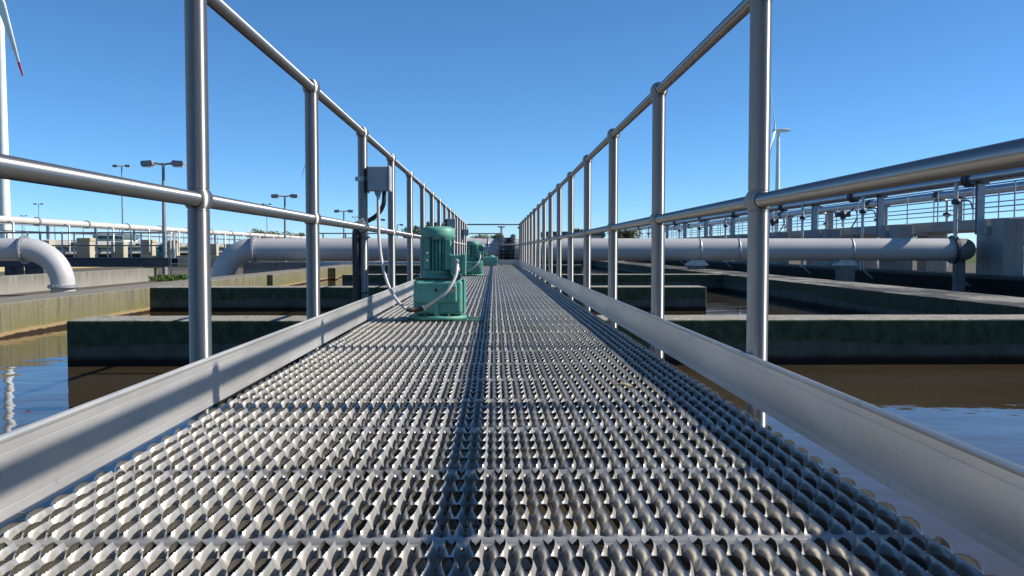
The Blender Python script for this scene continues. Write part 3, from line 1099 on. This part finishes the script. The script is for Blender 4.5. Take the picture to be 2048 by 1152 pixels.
for k in range(NB):
    y = Y0B + SP * k + 0.06
    c = thing('pipe_column', 'slim steel column beside the %s front pier, carrying the air pipe' % ORD[k], 'column', (13.58, y, 0), 0, 'columns carrying the air pipe')
    s = MB()
    s.box((-0.10, -0.07, 0.42), (0.10, -0.058, 1.83)).box((-0.10, 0.058, 0.42), (0.10, 0.07, 1.83)).box((-0.008, -0.0575, 0.42), (0.008, 0.0575, 1.83))
    s.build('shaft', M['galv'], c)
    MB().box((-0.2, -0.11, 1.832), (0.2, 0.11, 1.888)).build('saddle', M['dark_steel'], c)
    MB().box((0.1005, -0.12, 0.42), (0.255, 0.12, 0.66)).build('bracket', M['galv'], c, 0.01)
GD = 'drop pipes from the air pipe'
for k in range(NB):
    y = Y0B + SP * k + 1.0 + 0.1 * (k % 2)
    d = thing('drop_pipe', 'thin drop pipe with valve lever and bent foot, %s along the right wall' % ORD[k], 'pipe', (13.39, y, 0), 0, GD)
    MB().tube(spline([(0.2, 0, 1.93), (0.05, 0, 1.93), (0, 0, 1.85), (0, 0, 1.6)], 4) + [(0, 0, -0.70)], 0.058, 14).build('pipe_run', M['galv'], d)
    MB().lathe([(0.07, 1.30), (0.12, 1.31), (0.13, 1.38), (0.12, 1.45), (0.07, 1.46)], (0, 0, 0), 18).build('valve', M['dark_steel'], d)
    MB().tube(spline([(0.1, -0.02, 1.40), (0.30, -0.06, 1.42), (0.40, -0.07, 1.36), (0.44, -0.08, 1.18)], 4), 0.025, 8).build('lever', M['dark_steel'], d)
    MB().sphere((0, 0, -0.72), 0.075, 14, 8).build('joint', M['galv'], d)
    MB().tube([(0.02, -0.02, -0.735), (0.30, -0.30, -1.06)], 0.036, 10).build('foot', M['steel'], d)
for k in range(8):
    y = 27.5 + SP * k
    c = thing('pipe_column', 'pale column behind the bridge railings, %s, holding up the second air pipe' % ORD[k], 'column', (17.65, y, 0), 0, 'columns carrying the second air pipe')
    MB().box((-0.12, -0.12, 0.752), (0.12, 0.12, 1.93)).build('shaft', M['conc_pier'], c, 0.01)
    MB().box((-0.22, -0.14, 1.932), (0.22, 0.14, 1.985)).build('saddle', M['dark_steel'], c)
    d = thing('drop_pipe', 'pale drop pipe with dark valve behind the bridge, %s below the second air pipe' % ORD[k], 'pipe', (17.95, y + 1.4, 0), 0, 'drop pipes behind the bridge')
    MB().tube([(-0.2, 0, 2.0), (0, 0, 1.9), (0, 0, -0.7)], 0.065, 10).build('pipe_run', M['galv'], d)
    MB().lathe([(0.065, 1.30), (0.14, 1.32), (0.16, 1.38), (0.14, 1.45), (0.065, 1.46)], (0, 0, 0), 14).build('valve', M['dark_steel'], d)
# small instruments on the bridge rail
for k, (yy, hh) in enumerate(((37.5, 1.45), (47.0, 1.5))):
    t = thing('control_valve', ['dark instrument valve with hose on the service bridge, nearer one', 'dark instrument valve with hose on the service bridge, farther one'][k], 'valve', (14.6, yy, 0.94), 0, 'instruments on the service bridge')
    MB().tube([(0, 0, 0), (0, 0, hh - 0.94)], 0.04, 10).build('stem', M['galv'], t)
    MB().box((-0.3, -0.12, 0.42), (0.3, 0.12, 0.62)).lathe([(0.16, -0.1), (0.2, 0), (0.16, 0.1)], (0, 0, 0.5), 16, 'X').build('actuator', M['dark_steel'], t, 0.02)
    MB().tube(spline([(0.2, -0.12, 0.6), (0.45, -0.15, 0.75), (0.55, -0.15, 0.4), (0.3, -0.16, -0.05)], 6), 0.03, 8).build('hose', M['black'], t)

# ------------------------------------------------------------------ left: neighbouring tank, bridges, pipes
lb = thing('cross_bridge', 'dark beamed cross bridge with railings over the left tank, behind the pipe elbow', 'bridge', (0, 37, 0))
mb = MB().box((-27.8, -0.5, -0.37), (-13.07, 0.5, -0.33)).box((-27.8, -0.56, -0.68), (-13.07, -0.505, -0.36)).box((-27.8, 0.505, -0.68), (-13.07, 0.56, -0.36))
mb.box((-27.8, -0.60, -0.372), (-13.07, -0.5605, -0.34)).box((-27.8, -0.60, -0.70), (-13.07, -0.5605, -0.67))
mb.build('beam', M['dark_steel'], lb)
for k in range(11):
    x = -13.2 - 1.37 * k
    for yy in (-0.52, 0.52):
        p = MB().tube([(x, yy, -0.33), (x, yy, 0.68)], 0.032, 10).build('post', M['galv'], lb)
        MB().sphere((x, yy, 0.685), 0.045, 10, 6).build('ball_joint', M['steel'], p)
for h in (0.68, 0.16):
    for yy in (-0.52, 0.52):
        MB().tube([(-27.8, yy, h), (-13.3, yy, h)], 0.026, 10).build('rail', M['steel'], lb)
for x in (-19.5, -18.7, -27.0):
    MB().box((x - 0.13, -0.5, GROUND), (x + 0.13, 0.5, -0.682)).build('leg', M['dark_steel'], lb)
dup(mot, (-13.58, 37, -0.325), 'small green gear motor on the dark cross bridge left of the walkway')

ld = thing('access_ladder', 'pale metal access ladder with hooped rails beside the nearest lamp post', 'ladder', (-12.62, 36.6, GROUND))
for s in (-0.42, 0.42):
    MB().tube([(s, 0, 0), (s, 0, 1.75)] + [(s, 0.18 * (1 - math.cos(rad(a))), 1.75 + 0.18 * math.sin(rad(a))) for a in range(15, 181, 15)] + [(s, 0.36, 0.9)], 0.032, 10).build('side_rail', M['white_pipe'], ld)
for k in range(4):
    MB().box((-0.41, -0.08, 0.2 + 0.23 * k), (0.41, 0.12, 0.23 + 0.23 * k)).build('tread', M['galv'], ld)

lhp = thing('air_pipe', 'long white air pipe on posts above the left tanks', 'pipe')
XP = -29.75
MB().tube([(XP, 20, 1.82), (XP, 190, 1.82)], 0.22, 20).build('pipe_run', M['white_pipe'], lhp)
for k in range(22):
    y = 30.5 + 7.2 * k
    MB().lathe([(0.22, -0.09), (0.30, -0.08), (0.30, 0.08), (0.22, 0.09)], (XP, y, 1.82), 20, 'Y', smooth=False).build('coupling', M['galv'], lhp)
    MB().box((XP - 0.09, y + 1.4, 0.66), (XP + 0.09, y + 1.55, 1.6)).build('support_post', M['galv'], lhp)
    MB().tube([(XP + 0.5, y + 3.4, -0.2), (XP + 0.5, y + 3.4, 1.62), (XP + 0.1, y + 3.4, 1.75)], 0.075, 8).build('drop_pipe', M['galv'], lhp)
lsb = thing('service_bridge', 'pale concrete service bridge with railings far left beneath the white air pipe', 'bridge')
MB().box((-32.8, 20, 0.32), (-30.9, 190, 0.66)).build('deck_slab', M['conc_pier'], lsb)
for x in (-30.95, -32.7):
    for h in (1.72, 1.2):
        MB().tube([(x, 20, h), (x, 190, h)], 0.035, 6).build('rail', M['galv'], lsb)
for k in range(60):
    MB().tube([(-30.95, 40 + 2.2 * k, 0.66), (-30.95, 40 + 2.2 * k, 1.72)], 0.03, 6).build('railing_post', M['galv'], lsb)
for k in range(12):
    y = 54.8 + 6.0 * k
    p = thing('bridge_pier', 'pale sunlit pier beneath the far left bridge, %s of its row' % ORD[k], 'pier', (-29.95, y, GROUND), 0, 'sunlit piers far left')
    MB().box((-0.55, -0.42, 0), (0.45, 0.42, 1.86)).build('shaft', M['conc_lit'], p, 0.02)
    if k in (2, 4, 5):
        MB().box((-0.5, -0.46, 1.863), (0.5, 0.46, 2.1)).build('cap', M['conc_ochre'], p, 0.02)
wp = thing('pipeline', 'thick white pipe lying between the far left piers at eye level', 'pipe')
MB().tube([(-31.9, 30, -0.12), (-31.9, 180, -0.12)], 0.28, 20).build('pipe_run', M['white_pipe'], wp)
for k in range(20):
    MB().lathe([(0.28, -0.05), (0.33, -0.05), (0.33, 0.05), (0.28, 0.05)], (-31.9, 40 + 5.5 * k, -0.12), 20, 'Y', smooth=False).build('pipe_joint', M['galv'], wp)
wall('retaining_wall', 'low grey weathered wall beyond the pipe, between the lamp row and the tank', -12.2, -5.5, 44.0, 44.4, -0.60, M['conc_grey'])
wall('retaining_wall', 'farther low ochre wall seen beneath the big pipe on the left', -24, -5.5, 62, 62.4, -0.42, M['conc_ochre'])
wall('retaining_wall', 'low wall behind the far left piers, coloured dark as shade under the bridge', -34.2, -33.9, 30, 190, 0.30, M['conc_baffle'])  # dark colour stands for the shade beneath the bridge


# ------------------------------------------------------------------ lamps
def lamp_parts(root, H, arm, single=False):
    MB().tube([(0, 0, 0), (0, 0, 0.9), (0, 0, H)], 0.1, 12, radii=[0.105, 0.095, 0.055]).build('mast', M['lamp_metal'], root)
    for s in ((1,) if single else (-1, 1)):
        MB().tube([(0, 0, H - 0.06), (s * arm * 0.45, 0, H)], 0.045, 8).build('arm', M['lamp_metal'], root)
        pts = [(s * arm * 0.42, -0.10), (s * arm * 0.5, 0.10), (s * arm, 0.07), (s * arm * 1.02, -0.02), (s * arm, -0.12)]
        hd = MB().prism([(x, z + H) for x, z in pts], 'Y', -0.17, 0.17).build('lamp_head', M['lamp_metal'], root, 0.02)
        MB().box((min(s * arm * 0.5, s * arm * 0.98), -0.145, H - 0.165), (max(s * arm * 0.5, s * arm * 0.98), 0.145, H - 0.125)).build('lens', M['lamp_glass'], hd, 0.01)


LG = 'double headed street lamps on the left'
l1 = thing('street_lamp', 'nearest grey double headed lamp, left of the nearest left post', 'street lamp', (-13.39, 36.9, GROUND), 0, LG)
lamp_parts(l1, 4.75, 0.84)
for (y, lab) in ((59, 'second double headed lamp, between the first two left posts'), (82, 'third double headed lamp, between the second and third left posts'),
                 (106, 'fourth double headed lamp, small beside the junction box cable')):
    dup(l1, (-13.6, y, GROUND), lab)
l5 = thing('street_lamp', 'farthest lamp of the row with only one head in view', 'street lamp', (-13.6, 127, GROUND), 0, LG)
lamp_parts(l5, 4.75, 0.84, True)
TG = 'tall distant lamp masts'
t1 = thing('lamp_mast', 'tall slim lamp mast with two heads, left of the nearest double lamp', 'street lamp', (px2x(247, 92), 92, GROUND), 0, TG)
lamp_parts(t1, 9.7, 0.86)
for (x, y, lab) in ((px2x(80, 169), 169, 'small tall lamp mast far left of all, beside the left turbine tower'), (px2x(535, 169), 169, 'small tall lamp mast just left of the second double lamp'),
                    (px2x(50, 228), 228, 'smallest lamp mast at the far left edge near the turbine tower'), (-36.0, 235, 'tiny lamp mast far behind the third double lamp')):
    dup(t1, (x, y, GROUND), lab)


# ------------------------------------------------------------------ wind turbines
def blade(L, tip_red, root, ang, cone=0.0):
    """lofted blade in the local XZ plane, pointing up, turned by ang about Y"""
    def section(t):
        r = L * t
        ch = (1.9 if t < 0.06 else 2.5 + 1.6 * smooth01(0.05, 0.22, t) - 3.4 * max(0, (t - 0.22) / 0.78) ** 0.85)
        ch = max(0.10, ch)
        th = max(0.06, (1.9 if t < 0.06 else 0.85 * (1 - t) + 0.1))
        tw = rad(14 * (1 - t) ** 2)
        pts = []
        for k in range(12):
            a = 2 * math.pi * k / 12
            x, y = ch * 0.5 * math.cos(a) + ch * 0.10, th * 0.5 * math.sin(a)
            pts.append((x * math.cos(tw) - y * math.sin(tw), x * math.sin(tw) + y * math.cos(tw), r + 0.9))
        return pts
    o = None
    for (a, b, mat, nm) in ((0.0, 0.845, 'tower', 'blade'), (0.845, 1.0, 'red' if tip_red else 'tower', 'blade_tip')):
        mb = MB()
        n = 16
        v = []
        for i in range(n + 1):
            v += section(a + (b - a) * i / n)
        f = [(i * 12 + k, i * 12 + (k + 1) % 12, (i + 1) * 12 + (k + 1) % 12, (i + 1) * 12 + k) for i in range(n) for k in range(12)]
        mb.add(v, f, True)
        mb.add(v[-12:], [tuple(range(12))])
        p = mb.build(nm, M[mat], o if o else root)
        if o is None:
            o = p
            o.rotation_euler = (cone, ang, 0)
    return o


def turbine(label, x, y, H, L, yaw, clock, red, cone=0.0):
    t = thing('wind_turbine', label, 'wind turbine', (x, y, GROUND), yaw, 'wind turbines')
    hz = H - GROUND
    MB().tube([(0, 0, 0), (0, 0, hz * 0.35), (0, 0, hz - 1.6)], 2, 32, radii=[2.3, 2.05, 1.35]).build('tower', M['tower'], t)
    nb = MB()
    secs = [(-1.6, 1.2), (0.5, 1.65), (5.0, 1.75), (8.5, 1.2), (10.2, 0.5)]
    v = []
    for yy, r in secs:
        for k in range(12):
            a = 2 * math.pi * k / 12
            v.append((r * max(-0.9, min(0.9, 1.25 * math.cos(a))), yy, hz + r * max(-0.85, min(0.85, 1.2 * math.sin(a)))))
    f = [(i * 12 + k, i * 12 + (k + 1) % 12, (i + 1) * 12 + (k + 1) % 12, (i + 1) * 12 + k) for i in range(len(secs) - 1) for k in range(12)]
    nb.add(v, f, True).add(v[:12], [tuple(range(12))]).add(v[-12:], [tuple(range(12))])
    na = nb.build('nacelle', M['tower'], t)
    MB().tube([(0, 8.8, hz + 1.0), (0, 8.8, hz + 2.6)], 0.09, 6).build('wind_vane', M['lamp_metal'], na)
    hub = MB().lathe([(0.001, -2.4), (0.7, -2.1), (1.25, -1.3), (1.45, 0.0), (1.3, 0.9)], (0, 0, 0), 24, 'Y').build('hub', M['tower'], t, loc=(0, -2.6, hz))
    for k in range(3):
        blade(L, red, hub, clock + k * rad(120), cone)
    return t


turbine('huge white wind turbine at the left edge, one red tipped blade hanging beside its tower', px2x(12.5, 398), 398, 113.7, 39.5, 0.0, rad(165), True)
turbine('wind turbine seen side on behind the nearest right post', px2x(1553, 756), 756, 99.8, 39, rad(-107), rad(0), False, rad(6))
turbine('faint farthest wind turbine hidden behind the second left post', px2x(622, 1130), 1130, 116, 39, rad(-60), rad(226), False)


# ------------------------------------------------------------------ trees, buildings
def leaf_cloud(mb, c, rx, rz, n, size, rnd):
    for _ in range(n):
        while True:
            p = Vector((rnd.uniform(-1, 1), rnd.uniform(-1, 1), rnd.uniform(-1, 1)))
            if 0.25 < p.length < 1:
                break
        q = Vector((c[0] + p.x * rx, c[1] + p.y * rx, c[2] + p.z * rz))
        a = Vector((rnd.gauss(0, 1), rnd.gauss(0, 1), rnd.gauss(0, 1))).normalized()
        b = a.orthogonal().normalized()
        s = size * rnd.uniform(0.5, 1.2)
        d = a.cross(b)
        mb.add([q - b * s, q + d * s * 0.5, q + b * s, q - d * s * 0.5], [(0, 1, 2, 3)])


def tree(label, px, top_y, Y, w_px, mat, seed, cat='tree', group='distant trees'):
    """px, top_y, w_px only size it; it stands at distance Y"""
    rnd = random.Random(seed)
    x = px2x(px, Y)
    H = (499 - top_y) / 1800 * Y - GROUND
    W = w_px / 1800 * Y / 2 * 1.35
    t = thing('tree', label, cat, (x, Y, GROUND), rnd.uniform(0, 6), group)
    tr = MB().tube([(0, 0, 0), (0.05 * H, 0, H * 0.3), (0.02 * H, 0.02 * H, H * 0.7)], 0.1, 8, radii=[H * 0.035, H * 0.025, H * 0.008])
    for k in range(5):
        a = rnd.uniform(0, 6.28)
        tr.tube([(0.03 * H, 0, H * rnd.uniform(0.25, 0.45)), (math.cos(a) * W * 0.4, math.sin(a) * W * 0.4, H * 0.62), (math.cos(a) * W * 0.7, math.sin(a) * W * 0.7, H * 0.75)], 0.1, 6, radii=[H * 0.015, H * 0.01, H * 0.004])
    tr.build('trunk', M['bark'], t)
    cr = MB()
    for k in range(26):
        a, rr = rnd.uniform(0, 6.28), math.sqrt(rnd.random()) * 0.72
        z = H * rnd.uniform(0.34, 0.88)
        k2 = 1 - 0.5 * abs(z / H - 0.5)
        c = (math.cos(a) * rr * W * k2, math.sin(a) * rr * W * k2, z)
        leaf_cloud(cr, c, W * rnd.uniform(0.22, 0.4), H * rnd.uniform(0.10, 0.18), 110, 0.035 * H + 0.05, rnd)
    cr.build('crown', M[mat], t, fix=False)
    return t


TREES = [('round olive tree beyond the left tanks, left of the second lamp', 534, 457, 260, 60, 'leaf_olive'),
         ('broad olive tree right behind the second double headed lamp', 562, 461, 250, 52, 'leaf_olive'),
         ('low olive tree between the second lamp and the second left post', 593, 465, 255, 36, 'leaf_olive'),
         ('small dark tree left of the third left post', 708, 474, 300, 44, 'leaf_green'),
         ('dark tree right of the fifth left post', 829, 453, 210, 42, 'leaf_green'),
         ('dark tree just above the nearest motor', 872, 443, 230, 40, 'leaf_green'),
         ('grey green tree seen past the walkway end railing on the left', 968, 465, 300, 50, 'leaf_olive'),
         ('pale tree seen past the walkway end, left of the pipe flanges', 992, 467, 280, 30, 'leaf_olive'),
         ('dark green tree left of the fourth right post', 1160, 455, 180, 36, 'leaf_green'),
         ('dark tree right of the fourth right post', 1196, 457, 185, 40, 'leaf_green'),
         ('light green tree right of the third right post', 1255, 442, 200, 44, 'leaf_olive'),
         ('lone dark tree at the right edge above the green field', 2036, 474, 420, 22, 'leaf_green'),
         ('small round tree seen beneath the service bridge on the right', 1836, 466, 260, 44, 'leaf_olive'),
         ('second small tree beneath the service bridge, nearer the big pipe end', 1745, 470, 300, 40, 'leaf_olive')]
for k, a in enumerate(TREES):
    tree(*a, seed=40 + k)

# far hedges on the horizon: one mass
rnd = random.Random(5)
hg = MB()
for k in range(260):
    x = -900 + 1800 * k / 259 + rnd.uniform(-3, 3)
    y = 640 + rnd.uniform(-20, 60)
    h = rnd.choice((3.0, 4.0, 5.5, 7.0))
    leaf_cloud(hg, (x, y, GROUND + h * 0.45), rnd.uniform(4, 7), h * 0.55, 26, 1.3, rnd)
ho = hg.build('treeline', M['leaf_green'], fix=False)
ho['kind'] = 'stuff'
ho['label'] = 'low dark line of far trees along the horizon'
ho['category'] = 'trees'

wd = MB()
for k in range(420):
    x, y = -12.9 + rnd.gauss(0, 0.45), 36.2 + rnd.gauss(0, 0.35)
    hh = rnd.uniform(0.08, 0.28)
    dx, dy = rnd.uniform(-0.15, 0.15), rnd.uniform(-0.15, 0.15)
    wd.add([(x, y, GROUND), (x + 0.05, y + 0.01, GROUND + hh * 0.5), (x + dx, y + dy, GROUND + hh), (x - 0.05, y - 0.01, GROUND + hh * 0.5)], [(0, 1, 2, 3)])
wo = wd.build('weeds', M['weed'], fix=False)
wo['kind'] = 'stuff'
wo['label'] = 'green weeds growing at the foot of the nearest lamp'
wo['category'] = 'weeds'


def building(label, x0, x1, y0, y1, H, wallm, roofm, roof_h):
    t = thing('building', label, 'building', ((x0 + x1) / 2, (y0 + y1) / 2, GROUND))
    w, d = (x1 - x0) / 2, (y1 - y0) / 2
    wl = MB().box((-w, -d, 0), (w, d, H)).build('wall', M[wallm], t)
    MB().box((-w - 0.25, -d - 0.25, H + 0.003), (w + 0.25, d + 0.25, H + roof_h)).build('roof', M[roofm], t)
    for s in (-0.55, 0.0, 0.55):
        MB().box((s * w - 0.5, -d - 0.03, H * 0.45), (s * w + 0.5, -d - 0.003, H * 0.8)).build('window', M['dark_steel'], t)


building('low building with dark green roof just right of the walkway end', 5.0, 10.5, 88, 96, 2.6, 'wall_white', 'roof_green', 0.4)
building('small white kiosk with green roof behind the far left bridge', -60.5, -56.5, 138, 144, 2.9, 'wall_white', 'roof_green', 0.7)
building('long low pale building on the far left behind the white pipe', -100, -66, 165, 175, 2.6, 'wall_white', 'lamp_metal', 0.35)
